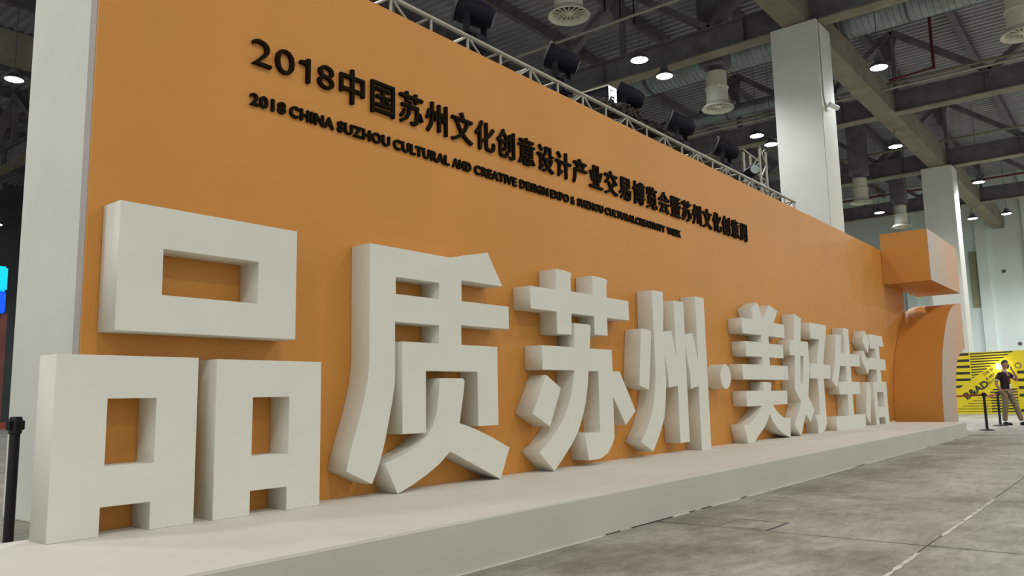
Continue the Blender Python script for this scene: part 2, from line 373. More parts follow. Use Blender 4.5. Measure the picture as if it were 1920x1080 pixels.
# ------------------------------------------------------------------ giant foam characters
G = {"品":[[[[2.121,2.206],[3.355,2.206],[3.355,1.445],[2.121,1.445]],[[2.392,1.952],[2.392,1.671],[3.051,1.671],[3.051,1.952]]],[[[1.82,1.301],[2.645,1.301],[2.645,0.3055],[2.372,0.3055],[2.372,0.463],[2.09,0.463],[2.09,0.3055],[1.82,0.3055]],[[2.103,1.058],[2.103,0.684],[2.386,0.684],[2.386,1.058]]],[[[2.769,1.296],[3.579,1.296],[3.579,0.3055],[3.305,0.3055],[3.305,0.458],[3.029,0.458],[3.029,0.3055],[2.769,0.3055]],[[3.033,1.054],[3.033,0.676],[3.315,0.676],[3.315,1.054]]]],"质":[[[[4.025,2.217],[4.293,2.217],[4.639,2.217],[4.926,2.217],[5.154,2.27],[5.297,2.297],[5.417,2.326],[5.624,2.034],[5.064,2.034],[5.064,1.853],[5.708,1.853],[5.708,1.644],[5.055,1.644],[5.055,1.475],[5.534,1.475],[5.534,0.779],[5.259,0.779],[5.259,1.248],[4.625,1.248],[4.625,0.753],[4.364,0.753],[4.364,1.475],[4.78,1.475],[4.78,1.626],[4.287,1.626],[4.287,1.306],[4.287,1.157],[4.26,1.009],[4.227,0.874],[4.194,0.74],[4.156,0.618],[4.112,0.508],[4.058,0.403],[3.812,0.515],[3.846,0.647],[3.887,0.764],[3.935,0.893],[3.977,1.033],[4.007,1.156],[4.025,1.3]],[[4.294,1.983],[4.294,1.847],[4.786,1.847],[4.786,1.983]]],[[[4.788,1.189],[5.072,1.189],[5.092,1.165],[5.074,1.051],[5.043,0.911],[5.022,0.815],[5.204,0.765],[5.441,0.677],[5.684,0.574],[5.552,0.3055],[4.904,0.587],[4.774,0.495],[4.626,0.421],[4.47,0.356],[4.314,0.3055],[4.182,0.545],[4.361,0.59],[4.513,0.649],[4.628,0.718],[4.702,0.807],[4.748,0.919],[4.772,1.054]]]],"苏":[[[[6.476,2.297],[6.62,2.297],[6.743,2.286],[6.753,2.272],[6.735,2.219],[6.735,2.091],[7.148,2.091],[7.148,2.298],[7.312,2.298],[7.432,2.287],[7.449,2.27],[7.426,2.203],[7.426,2.085],[7.889,2.085],[7.889,1.862],[7.419,1.862],[7.419,1.666],[7.157,1.666],[7.157,1.863],[6.731,1.863],[6.731,1.641],[6.471,1.641],[6.471,1.863],[6.045,1.863],[6.045,2.083],[6.476,2.083]]],[[[6.781,1.766],[6.953,1.766],[7.065,1.766],[7.087,1.747],[7.079,1.684],[7.054,1.514],[7.491,1.514],[7.491,1.28],[7.64,1.28],[7.956,0.843],[7.729,0.693],[7.486,1.005],[7.486,0.816],[7.486,0.574],[7.434,0.499],[7.345,0.418],[7.199,0.367],[6.972,0.367],[6.912,0.644],[7.203,0.644],[7.203,0.824],[7.203,1.278],[7.016,1.278],[6.999,1.149],[6.949,0.958],[6.883,0.812],[6.79,0.66],[6.673,0.543],[6.542,0.44],[6.366,0.3055],[6.128,0.505],[6.272,0.58],[6.413,0.677],[6.561,0.822],[6.659,0.973],[6.723,1.149],[6.753,1.281],[6.212,1.281],[6.212,1.517],[6.781,1.517]]],[[[6.274,1.23],[6.512,1.103],[6.312,0.733],[6.036,0.867]]]],"州":[[[[8.155,1.784],[8.277,1.784],[8.396,1.764],[8.376,1.644],[8.348,1.445],[8.305,1.184],[8.28,1.075],[8.061,1.13],[8.103,1.439],[8.131,1.634]]],[[[8.456,2.266],[8.608,2.266],[8.723,2.266],[8.723,2.069],[8.688,1.775],[8.907,1.799],[8.939,1.678],[9.004,1.472],[9.004,1.775],[9.004,2.184],[9.137,2.184],[9.265,2.184],[9.265,2.003],[9.265,1.772],[9.483,1.797],[9.538,1.639],[9.61,1.413],[9.61,1.805],[9.61,2.287],[9.774,2.287],[9.867,2.287],[9.867,1.931],[9.867,1.596],[9.867,1.289],[9.867,0.916],[9.867,0.3055],[9.585,0.3055],[9.585,0.814],[9.585,1.119],[9.361,1.082],[9.361,1.284],[9.311,1.417],[9.261,1.629],[9.261,1.363],[9.261,1.135],[9.261,0.822],[9.261,0.428],[9.007,0.428],[9.007,0.726],[9.007,1.125],[8.768,1.1],[8.768,1.257],[8.734,1.405],[8.709,1.577],[8.709,1.404],[8.709,1.337],[8.709,1.135],[8.669,0.906],[8.622,0.738],[8.537,0.614],[8.445,0.502],[8.323,0.368],[8.043,0.497],[8.176,0.601],[8.286,0.739],[8.369,0.892],[8.418,1.057],[8.456,1.234],[8.456,1.548],[8.456,1.948]]]],"美":[[[[11.103,2.107],[11.538,2.107],[11.468,2.266],[11.743,2.381],[11.918,2.134],[12.2,2.373],[12.551,2.305],[12.356,2.102],[12.803,2.102],[12.803,1.884],[12.103,1.884],[12.103,1.768],[12.696,1.768],[12.696,1.555],[12.095,1.555],[12.095,1.436],[12.854,1.436],[12.854,1.212],[11.034,1.212],[11.034,1.434],[11.8,1.434],[11.8,1.553],[11.191,1.553],[11.191,1.771],[11.81,1.771],[11.81,1.883],[11.103,1.883]]],[[[11.773,1.177],[12.014,1.177],[12.088,1.165],[12.106,1.149],[12.067,1.045],[12.748,1.045],[12.748,0.83],[12.122,0.83],[12.217,0.758],[12.36,0.686],[12.572,0.615],[12.837,0.615],[12.772,0.3055],[12.464,0.387],[12.258,0.464],[12.064,0.583],[11.948,0.698],[11.874,0.612],[11.725,0.508],[11.479,0.4],[11.306,0.3055],[11.086,0.3055],[10.975,0.573],[11.179,0.573],[11.379,0.65],[11.546,0.73],[11.675,0.825],[11.118,0.825],[11.118,1.048],[11.773,1.048]]]],"好":[[[[13.32,2.313],[13.636,2.258],[13.542,1.869],[13.903,1.869],[13.903,1.421],[13.745,0.943],[13.889,0.822],[13.996,0.706],[13.782,0.502],[13.563,0.645],[13.442,0.515],[13.265,0.3055],[12.985,0.495],[13.195,0.658],[13.349,0.821],[13.36,0.874],[13.211,0.97],[13.102,1.075],[13.175,1.406],[13.21,1.615],[12.976,1.615],[13.033,1.867],[13.234,1.867]],[[13.492,1.617],[13.451,1.411],[13.403,1.169],[13.441,1.126],[13.528,1.169],[13.593,1.413],[13.635,1.617]]],[[[14.049,2.214],[14.956,2.214],[14.918,2.076],[14.798,1.837],[14.643,1.494],[15.047,1.494],[14.991,1.246],[14.614,1.246],[14.614,0.979],[14.614,0.462],[14.528,0.364],[14.351,0.3055],[14.127,0.3055],[14.127,0.49],[14.026,0.624],[14.293,0.624],[14.293,0.87],[14.293,1.245],[13.903,1.245],[13.965,1.5],[14.347,1.5],[14.394,1.765],[14.52,1.939],[14.049,1.939]]]],"生":[[[[15.514,2.08],[15.827,2.08],[15.739,1.733],[15.985,1.733],[16.0,1.962],[15.985,2.228],[16.216,2.228],[16.31,2.209],[16.31,1.733],[16.945,1.733],[16.935,1.499],[16.29,1.499],[16.29,1.192],[16.816,1.192],[16.806,0.952],[16.28,0.952],[16.28,0.556],[17.04,0.556],[17.04,0.3055],[15.17,0.3055],[15.17,0.556],[15.963,0.556],[15.963,0.956],[15.473,0.956],[15.473,1.192],[15.99,1.192],[15.99,1.488],[15.618,1.488],[15.511,1.278],[15.338,1.079],[15.07,1.225],[15.289,1.478],[15.392,1.732]]]],"活":[[[[17.439,2.251],[17.761,2.034],[17.58,1.787],[17.227,2.028]]],[[[17.263,1.835],[17.673,1.521],[17.462,1.35],[17.072,1.664]]],[[[17.377,1.192],[17.528,1.159],[17.581,1.036],[17.377,0.336],[17.12,0.54],[17.243,0.929]]],[[[17.785,2.194],[18.779,2.194],[18.886,1.966],[18.478,1.966],[18.478,1.687],[18.915,1.687],[18.915,1.448],[18.471,1.448],[18.471,1.201],[18.843,1.201],[18.843,0.3055],[18.542,0.3055],[18.542,0.449],[18.043,0.449],[18.043,0.3055],[17.804,0.3055],[17.804,1.195],[18.158,1.195],[18.158,1.456],[17.637,1.456],[17.637,1.695],[18.158,1.695],[18.158,1.896],[17.785,1.896]],[[18.044,0.981],[18.044,0.666],[18.541,0.666],[18.541,0.981]]]]}
YL = 4.708
glab = {'品': 'giant white foam character 品 of three hollow boxes, at the left end of the platform',
        '质': 'giant white foam character 质 standing right of the three hollow boxes',
        '苏': 'giant white foam character 苏, third on the platform',
        '州': 'giant white foam character 州 of upright strokes, left of the round dot',
        '美': 'giant white foam character 美 with stacked bars, right of the round dot',
        '好': 'giant white foam character 好 standing between 美 and 生',
        '生': 'giant white foam character 生 with a long bottom bar, second from the far end',
        '活': 'giant white foam character 活, last at the far end of the platform'}
for ch, pieces in G.items():
    xs = [q[0] for p in pieces for q in p[0]]; xm = (min(xs)+max(xs))/2
    sh = lambda poly: [(q[0]-xm, q[1]-.3055) for q in poly]
    if len(pieces) == 1:
        o = link('giant_character', prism([sh(q) for q in pieces[0]], .216, .003), FOAM, None, (xm, YL, .3055)); tag(o, glab[ch], 'letter', 'giant foam characters on the platform'); continue
    r = empty('giant_character', (xm, YL, .3055), glab[ch], 'letter', 'giant foam characters on the platform')
    for p in pieces:
        link('stroke', prism([sh(q) for q in p], .216, .003), FOAM, r)
bm = bmesh.new(); lathe(bm, [(0,-.108),(.166,-.108),(.17,-.104),(.17,.104),(.166,.108),(0,.108)], 48, Matrix.Rotation(pi/2, 4, 'X'))
bmesh.ops.remove_doubles(bm, verts=bm.verts, dist=1e-5)
o = obj('giant_dot', bm, FOAM, None, (10.44, YL, 1.248), smooth=True); tag(o, 'round white foam dot fixed to the wall between 州 and 美', 'letter', 'giant foam characters on the platform')

# ------------------------------------------------------------------ raised dark lettering on the wall
def fit_letter(parent, me, x0, x1, z0, z1, depth=.03):
    xs = [v.co.x for v in me.vertices]; ys = [v.co.y for v in me.vertices]; zs = [v.co.z for v in me.vertices]
    ax, bx, ay, by = min(xs), max(xs), min(ys), max(ys); zm, zr = min(zs), max(zs)-min(zs)
    for v in me.vertices:
        X = x0+(v.co.x-ax)/(bx-ax)*(x1-x0); Z = z0+(v.co.y-ay)/(by-ay)*(z1-z0); Y = 4.82-((v.co.z-zm)/zr)*depth
        v.co = Vector((X, Y, Z))-parent.location
    return link('letter', me, BLACKL, parent)
r = empty('wall_lettering', (7.5, 4.82, 3.38), 'upper line of raised dark letters, 2018 followed by Chinese characters', 'lettering')
for chn, x0, x1, z0, z1 in (('2',3.09,3.25,3.425,3.617),('0',3.287,3.448,3.425,3.615),('8',3.668,3.822,3.424,3.614)):
    fit_letter(r, text_mesh(chn, .1, -.006), x0, x1, z0, z1)
one = [(3.592,3.42),(3.592,3.612),(3.566,3.612),(3.548,3.588),(3.50,3.580),(3.50,3.556),(3.562,3.556),(3.562,3.42)]
link('letter', prism([[(a-7.5, b_-3.38) for a, b_ in one]], .03), BLACKL, r, loc=(0, -.015, 0))
SX, SZ = .303, .308
for i, chn in enumerate('中国苏州文化创意设计产业交易博览会暨苏州文化创意周'):
    me = text_mesh(chn, .1, .009)
    xs = [v.co.x for v in me.vertices]; ys = [v.co.y for v in me.vertices]
    xc = 4.002+.3278*i; zb = 3.402
    fit_letter(r, me, xc+(min(xs)-.48)*SX, xc+(max(xs)-.48)*SX, zb+min(ys)*SZ, zb+max(ys)*SZ)
r = empty('wall_lettering', (6.4, 4.82, 3.12), 'lower line of small raised dark letters in English', 'lettering')
words = [('2018',3.088,3.385),('CHINA',3.42,3.83),('SUZHOU',3.866,4.417),('CULTURAL',4.459,5.144),('AND',5.185,5.441),('CREATIVE',5.488,6.13),('DESIGN',6.182,6.667),
         ('EXPO',6.71,7.05),('&',7.092,7.162),('SUZHOU',7.22,7.751),('CULTURALCREATIVITY',7.791,9.261),('WEEK',9.318,9.704)]
for wd, x0, x1 in words:
    me = text_mesh(wd, .1, .034, 1.09)
    xs = [v.co.x for v in me.vertices]; a0, a1 = min(xs), max(xs)
    bm = bmesh.new(); bm.from_mesh(me); bmesh.ops.remove_doubles(bm, verts=bm.verts, dist=1e-6)
    left = set(bm.verts); isl = []
    while left:
        st = [left.pop()]; comp = set(st)
        while st:
            v = st.pop()
            for e in v.link_edges:
                u = e.other_vert(v)
                if u in left: left.discard(u); comp.add(u); st.append(u)
        isl.append(comp)
    bm.verts.index_update()
    for comp in isl:
        idx = {v: i for i, v in enumerate(comp)}
        fs = [[idx[v] for v in f.verts] for f in bm.faces if f.verts[0] in comp]
        vs = []
        for v in comp:
            vs.append(Vector((x0+(v.co.x-a0)/(a1-a0)*(x1-x0), 4.82-(v.co.z+.1)/.2*.022, 3.120+v.co.y*.119))-r.location)
        m2 = bpy.data.meshes.new('letter'); m2.from_pydata(vs, [], fs); m2.update()
        link('letter', m2, BLACKL, r)
    bm.free()

# ------------------------------------------------------------------ truss behind the wall
tr = empty('lighting_truss', (3.0, 5.15, 4.32), 'long aluminium lattice truss running just behind the top of the orange wall', 'truss')
L = 12.4
for y in (0, .38):
    for z in (0, .38): obj('chord', bar(bmesh.new(), (0, y, z), (L, y, z), .025, 10), ALU, tr, smooth=True)
n = int(L/.53)
for k in range(n+1):
    x = .15+k*.53
    obj('upright', bar(bmesh.new(), (x, 0, 0), (x, 0, .38), .014, 8), ALU, tr)
    obj('upright', bar(bmesh.new(), (x, .38, 0), (x, .38, .38), .014, 8), ALU, tr)
    obj('cross_tie', bar(bmesh.new(), (x, 0, .38), (x, .38, .38), .014, 8), ALU, tr)
    if k < n:
        sg = ((x,0,.38),(x+.53,0,0)) if k%2 else ((x,0,0),(x+.53,0,.38))
        for a, c_ in (sg, (sg[0], (sg[1][0], .38, .0)) if k%2 else ((x,.38,0), (x+.53,0,.38)), ((x,.38,sg[0][2]),(x+.53,.38,sg[1][2]))):
            obj('diagonal_brace', bar(bmesh.new(), a, c_, .012, 6), ALU, tr)
# truss legs to the floor (hidden behind the wall) and the tower at the far end
for xx, lab in ((3.2, 'aluminium lattice leg carrying the near end of the long truss'),):
    r = empty('lattice_support', (xx, 5.34, 0), lab, 'truss')
    for a in (-.12,.12):
        for c_ in (-.12,.12): obj('chord', bar(bmesh.new(), (a, c_, 0), (a, c_, 4.28), .022), ALU, r)
r = empty('truss_tower', (15.0, 5.75, 0), 'upright lattice truss tower at the far end of the long truss', 'truss')
for a in (-.16,.16):
    for c_ in (-.16,.16): obj('chord', bar(bmesh.new(), (a, c_, 0), (a, c_, 5.75), .026), ALU, r)
for k in range(17):
    z = .2+k*.33
    for (a, c_, e, f) in ((-.16,-.16,.16,-.16),(-.16,.16,-.16,-.16),(.16,-.16,.16,.16)):
        obj('diagonal_brace', bar(bmesh.new(), (a,c_,z) if k%2 else (e,f,z), (e,f,z+.33) if k%2 else (a,c_,z+.33), .013, 6), ALU, r)

# stage lights standing on the truss
def stage_light(loc, label):
    r = empty('stage_light', loc, label, 'stage light', 'black stage lights on the truss'); r.scale = (.95,.95,.95)
    obj('clamp', B(-.05,.05,-.05,.05,0,.12), BLACKM, r)
    obj('base_box', B(-.12,.12,-.10,.10,.10,.30, bev=.02), BLACKM, r)
    bm = bmesh.new(); box(bm, -.17,.17,-.04,.04,.30,.34); box(bm,-.17,-.14,-.04,.04,.34,.62); box(bm,.14,.17,-.04,.04,.34,.62)
    obj('yoke', bm, BLACKM, r)
    ax = Vector((-.62,.75,.42)).normalized(); q = ax.to_track_quat('Z','Y').to_matrix().to_4x4()
    bm = bmesh.new(); lathe(bm, [(0,-.24),(.09,-.24),(.14,-.16),(.16,0),(.17,.16),(.165,.2)], 24, Matrix.Translation((0,0,.60)) @ q)
    obj('head', bm, BLACKM, r, smooth=True)
    bm = bmesh.new(); lathe(bm, [(.165,.2),(.185,.2),(.188,.23),(.165,.23)], 24, Matrix.Translation((0,0,.60)) @ q)
    obj('lens_ring', bm, DGREY, r, smooth=True)
    bm = bmesh.new(); lathe(bm, [(0,.205),(.165,.2)], 24, Matrix.Translation((0,0,.60)) @ q)
    obj('lens', bm, BLACKM, r)
    return r
labs = ['black stage light on the truss, leftmost and largest in view', 'black stage light on the truss, below the large round ceiling diffuser', 'black stage light on the truss, just right of the bright lit box',
        'black stage light on the truss, second from the truss tower', 'black stage light on the truss, next to the truss tower']
for i, xx in enumerate((6.25, 7.9, 9.55, 11.15, 12.85)): stage_light((xx*1.018, 5.53, 4.727), labs[i])
# small lamp head by the tower
r = empty('spot_lamp', (13.85, 5.4, 4.70), 'small black spot lamp on the truss beside the tower', 'stage light')
obj('stem', bar(bmesh.new(), (0,0,0), (0,0,.25), .02), BLACKM, r)
obj('housing', bar(bmesh.new(), (-.08,-.10,.34), (.08,.08,.32), .10, 16), BLACKM, r)
obj('glass', bar(bmesh.new(), (-.10,-.12,.342), (-.08,-.10,.34), .085, 16), DUCT, r)
# lit equipment box
r = empty('equipment_box', (9.05, 5.55, 4.80), 'small black equipment box with bright white panel above the truss', 'equipment')
obj('case', B(-.10,.10,-.15,.75,0,.40, bev=.01), BLACKM, r)
obj('edge_rail', (lambda bm: (box(bm,-.115,-.10,-.15,.75,.39,.41), box(bm,-.115,-.10,-.15,.75,.19,.20), bm)[-1])(bmesh.new()), ALU, r)
bm = bmesh.new()
for (x0,x1,z0,z1) in ((-.10,-.075,0,.40),(-.07,.09,.36,.40),(-.04,.02,.27,.34),(.05,.09,.25,.35),(-.07,.09,.20,.235),(-.07,-.02,.03,.18),(0,.03,.03,.16),(.05,.09,.02,.18)): box(bm,x0,x1,-.165,-.151,z0,z1)
obj('lit_panel', bm, LED, r)
# cables heaped on the truss
bm = bmesh.new()
for s_ in range(26):
    rd = random.Random(s_); x0 = 7.9+.2*(s_%6); n_ = int((1.7+.25*(s_%4))/.07); pts = []
    for k in range(n_):
        top = .21*sin(pi*min(1, max(0, (x0+k*.07-7.8)/3.0)))
        pts.append((x0+k*.07+rd.uniform(-.05,.05), 5.12+.32*rd.random(), 4.70+top*rd.random()))
    tube(bm, pts, rd.choice((.010,.014,.018)), 5)
o = obj('cable_tangle', bm, mat('dark_cable', (.045,.032,.026), .6, noise=.8, scale=8)); tag(o, 'dark tangle of cables heaped along the top of the lighting truss', 'cables', kind='stuff')

# ------------------------------------------------------------------ ceiling services
def diffuser(loc, label):
    r = empty('ceiling_diffuser', loc, label, 'air diffuser', 'round air diffusers under the roof')
    bm = bmesh.new(); lathe(bm, [(.40,.18),(.38,.28),(.38,.70),(.41,.72),(.41,.75),(.36,.77),(.36,1.3)], 40)
    obj('neck', bm, DIFF, r, smooth=True)
    bm = bmesh.new(); lathe(bm, [(.38,.19),(.44,.12),(.53,.03),(.56,0),(.55,-.02),(.50,.0),(.44,.07),(.40,.12)], 48)
    obj('outer_ring', bm, DIFF, r, smooth=True)
    bm = bmesh.new(); lathe(bm, [(0,.03),(.09,.035),(.12,.06),(.12,.14),(0,.14)], 24); obj('hub', bm, DIFF, r, smooth=True)
    for k in range(15):
        a = 2*pi*k/15
        v = obj('vane', B(.11,.42,-.016,.016,.06,.085), DIFF, r); v.rotation_euler = (0, 0, a)
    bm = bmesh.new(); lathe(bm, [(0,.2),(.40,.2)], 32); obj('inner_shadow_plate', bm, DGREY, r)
    for a in (0, pi):
        obj('bracket', (lambda bm: (tube(bm, [(.37,0,.80),(.47,0,.80),(.50,0,.74),(.46,0,.66)], .014), bm)[-1])(bmesh.new()), WHITE, r, rot=(0,0,a+.6))
    bm = bmesh.new(); box(bm, -.42,.42,-.42,.42,1.5,5.0); obj('riser_duct', bm, STEEL, r)
    return r
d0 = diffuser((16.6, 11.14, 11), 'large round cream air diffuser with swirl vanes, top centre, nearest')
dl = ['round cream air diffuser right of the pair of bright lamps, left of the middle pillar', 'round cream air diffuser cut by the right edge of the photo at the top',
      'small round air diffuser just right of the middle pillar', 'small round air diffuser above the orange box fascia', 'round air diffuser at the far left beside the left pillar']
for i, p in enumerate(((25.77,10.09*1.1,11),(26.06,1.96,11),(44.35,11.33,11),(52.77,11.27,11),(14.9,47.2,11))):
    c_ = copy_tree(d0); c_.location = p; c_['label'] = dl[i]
def high_bay(loc, label, power):
    power *= .75
    if 'near the top' in label: power *= .6
    r = empty('high_bay_lamp', loc, label, 'lamp', 'high-bay lamps in view')
    bm = bmesh.new(); lathe(bm, [(.27,0),(.30,.02),(.29,.06),(.20,.14),(.13,.20),(.13,.34),(.0,.36)], 32); obj('housing', bm, DGREY, r, smooth=True)
    bm = bmesh.new(); lathe(bm, [(0,-.03),(.15,-.02),(.27,.005)], 32); obj('lens', bm, LAMP, r, smooth=True)
    obj('hanging_rod', bar(bmesh.new(), (0,0,.35), (0,0,4.89), .012), DGREY, r)
    l = bpy.data.lights.new('lamp_light', 'SPOT'); l.energy = power; l.spot_size = radians(150); l.spot_blend = .5; l.shadow_soft_size = .28; l.color = (.93,.96,1)
    o = bpy.data.objects.new('lamp_light', l); COL.objects.link(o); o.parent = r; o.location = (0,0,-.06)
    return r
k = 11.7
hl = [('bright high-bay lamp, left of the close pair at top centre', 2.0315, 1.114), ('bright high-bay lamp, right of the close pair at top centre', 2.192, 1.115), ('bright high-bay lamp right of the middle pillar near the top', 2.579, .575),
      ('high-bay lamp just above the truss tower, left of two', 2.966, 1.123), ('high-bay lamp between the truss tower and the middle pillar', 3.112, 1.121), ('high-bay lamp between the middle and farthest pillars, upper one', 3.493, .742),
      ('high-bay lamp right of the farthest pillar, upper one', 4.398, .576), ('high-bay lamp left of the farthest pillar, above the diffusers', 4.767, 1.125), ('small high-bay lamp right of the farthest pillar, low left one', 5.333, .748), ('small high-bay lamp at the right edge above the far wall', 5.325, .575)]
for lab, a, c_ in hl: high_bay((a*9*(k-1.02)/8.98, c_*9*(k-1.02)/8.98, k), lab, 2600)
for lab, p in (('far high-bay lamp at the left edge, lower one', (17.0, 52.3, k)), ('far high-bay lamp at the left edge, upper one', (9.4, 28.3, k))): high_bay(p, lab, 2600)

def spiral_duct(x, y0, y1, z, R, label):
    bm = bmesh.new(); prof = []; y = y0
    while y < y1:
        prof += [(R, y), (R, y+.15), (R+.02, y+.17), (R, y+.19)]; y += .2
    lathe(bm, prof, 28, Matrix.Translation((x,0,z)) @ Matrix.Rotation(-pi/2, 4, 'X'))
    bmesh.ops.remove_doubles(bm, verts=bm.verts, dist=1e-4)
    r = empty('spiral_duct', (x, y0, z), label, 'duct')
    o = obj('pipe', bm, DUCT, r, smooth=True)
    o.location = (-x, -y0, -z)
    for k_ in range(int((y1-y0)/3.3)):
        yy = 1.5+k_*3.3
        obj('strap', (lambda bm: (lathe(bm, [(R+.03,-.04),(R+.045,-.04),(R+.045,.04),(R+.03,.04)], 28, Matrix.Translation((0,yy,0)) @ Matrix.Rotation(-pi/2,4,'X')), bm)[-1])(bmesh.new()), DGREY, r)
    for k_ in range(int((y1-y0)/3.3)):
        obj('hanger_rod', bar(bmesh.new(), (0,1.5+k_*3.3,R), (0,1.5+k_*3.3,16.6-z), .012, 6), DGREY, r)
    return r
spiral_duct(28.66, 0.5, 27, 14.25, .75, 'large silver spiral air duct crossing above the middle pillar')
spiral_duct(34.4, 9.5, 27, 14.0, .30, 'slim silver air duct left of the middle pillar')
spiral_duct(12.6, 12, 27, 14.3, .7, 'silver spiral air duct at top centre beyond the truss')
spiral_duct(50.5, 9, 27, 14.0, .5, 'silver air duct in the distance left of the farthest pillar')
# long thin pipes / trays beneath the roof
for x, z, r_, m_, lab in ((21.6,13.2,.05,ALU,'bright thin pipe crossing behind the close pair of lamps'),(33.2,12.9,.045,ALU,'thin pale pipe crossing above the truss tower'),(35.0,13.75,.06,FLANGE,'pale pipe along the cross girder right of the middle pillar'),
                     (45.4,13.8,.06,FLANGE,'upper thin pipe along the girder at the farthest pillar'),(53.5,13.3,.06,REDP,'red sprinkler pipe crossing in the far distance')):
    o = obj('roof_pipe', bar(bmesh.new(), (x,-15,z), (x,60,z), r_, 8), m_); tag(o, lab, 'pipe')
r = empty('sprinkler_pipe', (33.8,5.55,13.5), 'dark red sprinkler drop pipe with side branch, right of the middle pillar', 'pipe')
obj('drop', bar(bmesh.new(), (0,0,0), (0,0,2.99), .06, 8), REDP, r)
obj('branch', bar(bmesh.new(), (0,0,.05), (0,1.65,-.05), .05, 8), REDP, r)
for i, (x, y) in enumerate(((22.5,13.6),(23.2,13.4),(24.0,13.3),(19.0,13.8))):
    o = obj('hanger_rod', bar(bmesh.new(), (x,y,14.2), (x,y,16.1), .03, 6), BLACKM); tag(o, 'thin dark threaded rod, one of four hanging near the nearest round air diffuser', 'rod', 'hanger rods')
# ------------------------------------------------------------------ yellow printed wall
X0 = 37.0
yw = empty('yellow_display_wall', (X0, 4.0, 0), 'yellow and black striped display wall at far right behind the man', 'display wall')
pan = obj('panel', B(0, .12, -3.4, 3.2, 0, 2.47), YEL, yw)
def plate(name, pts, parent, m=STRIPE, t=.006):
    """flat printed patch: polygon in (world Y, Z) on the panel face"""
    bm = bmesh.new()
    a = [bm.verts.new((-t, p[0]-4.0, p[1])) for p in pts]; c_ = [bm.verts.new((0, p[0]-4.0, p[1])) for p in pts]
    bm.faces.new(a); bm.faces.new(c_[::-1])
    for i in range(len(pts)): bm.faces.new((a[i], c_[i], c_[(i+1)%len(pts)], a[(i+1)%len(pts)]))
    return obj(name, bm, m, parent)
up = lambda z: 4.19+(2.46-z)*(5.835-4.19)/(2.46-1.334)      # upper edge of the diagonal band (Y at height z)
lo = lambda z: 4.633+(1.215-z)*(5.987-4.633)/(1.215-.464)   # lower edge
for z in (2.40, 2.15, 1.90, 1.64, 1.38, 1.10):
    plate('print_stripe', [(6.9, z-.05), (max(5.82, up(z-.05)), z-.05), (max(5.82, up(z+.05)), z+.05), (6.9, z+.05)], yw)
for i in range(12):
    z = 2.41-.107*i; h = .022
    if up(z) < 5.75: plate('print_stripe', [(5.78, z-h), (up(z-h)+.02, z-h+.02), (up(z+h)+.02, z+h+.02), (5.78, z+h)], yw)
for i in range(9):
    z = .96-.108*i; h = .024
    plate('print_stripe', [(min(5.19, lo(z-h)-.02), z-h), (4.25, z-h), (4.25, z+h), (min(5.19, lo(z+h)-.02), z+h)], yw)
    if lo(z) > 5.3: plate('print_stripe', [(lo(z)-.05, z-.008), (5.22, z-.008), (5.22, z+.008), (lo(z)-.05, z+.008)], yw)
for z in (1.62, 1.315, 1.02, .72, .13):
    plate('print_stripe', [(4.2, z-.055), (.9, z-.055), (.9, z+.055), (4.2, z+.055)], yw)
def panel_text(body, y0, z0, length, ang, off=.02, height=None):
    me = text_mesh(body, .1, off)
    xs = [v.co.x for v in me.vertices]; ys = [v.co.y for v in me.vertices]; a0 = min(xs); s = length/(max(xs)-a0)
    sy = s if not height else height/(max(ys)-min(ys))
    for v in me.vertices:
        u_, w_ = (v.co.x-a0)*s, v.co.y*sy
        v.co = Vector((-.008+(.1-v.co.z)*.02*0-(v.co.z+.1)*.02, y0-4.0-(u_*cos(ang)-w_*sin(ang)), z0+u_*sin(ang)+w_*cos(ang)))
    return link('print_text', me, STRIPE, yw)
panel_text('B&AD', 6.02, .58, 1.02, .60, .03, .27)
panel_text('THE BE', 5.34, 1.50, .46, .60, .0, .11); panel_text('& ART', 5.26, 1.33, .40, .60, .0, .11); panel_text('IN CHI', 5.18, 1.17, .42, .60, .0, .11)
bm = bmesh.new(); lathe(bm, [(.085,-.01),(.11,-.01),(.11,0),(.085,0),(.085,-.01)], 24, Matrix.Translation((0,.15,1.88)) @ Matrix.Rotation(pi/2,4,'Y')); obj('print_ring', bm, STRIPE, yw)
# clip-on bulb lamp in front of the yellow wall
r = empty('clip_lamp', (36.75, 4.78, 1.86), 'glaring bare lamp in front of the yellow wall beside the man', 'lamp')
bm = bmesh.new(); bmesh.ops.create_uvsphere(bm, u_segments=20, v_segments=12, radius=.11); obj('bulb', bm, mat('bulb_glass', (1,1,1), .4, emit=(1,1,.85), estr=22), r, smooth=True)
obj('arm', bar(bmesh.new(), (.09,0,0), (.25,0,0), .02), DGREY, r)

# ------------------------------------------------------------------ booth at far left
r = empty('lit_booth', (3.6, 14.2, 0), 'red-brown booth with cyan and blue lit top at the far left', 'booth')
obj('side_panel', B(-1.6, 1.25, 0, .2, 0, 2.5), BROWN, r)
obj('blue_lightbox', B(-1.6, 1.2, -.05, .25, 2.5, 2.85, bev=.02), BLUE, r)
obj('cyan_lightbox', B(-1.6, 1.2, -.08, .28, 2.85, 3.25, bev=.03), CYAN, r)

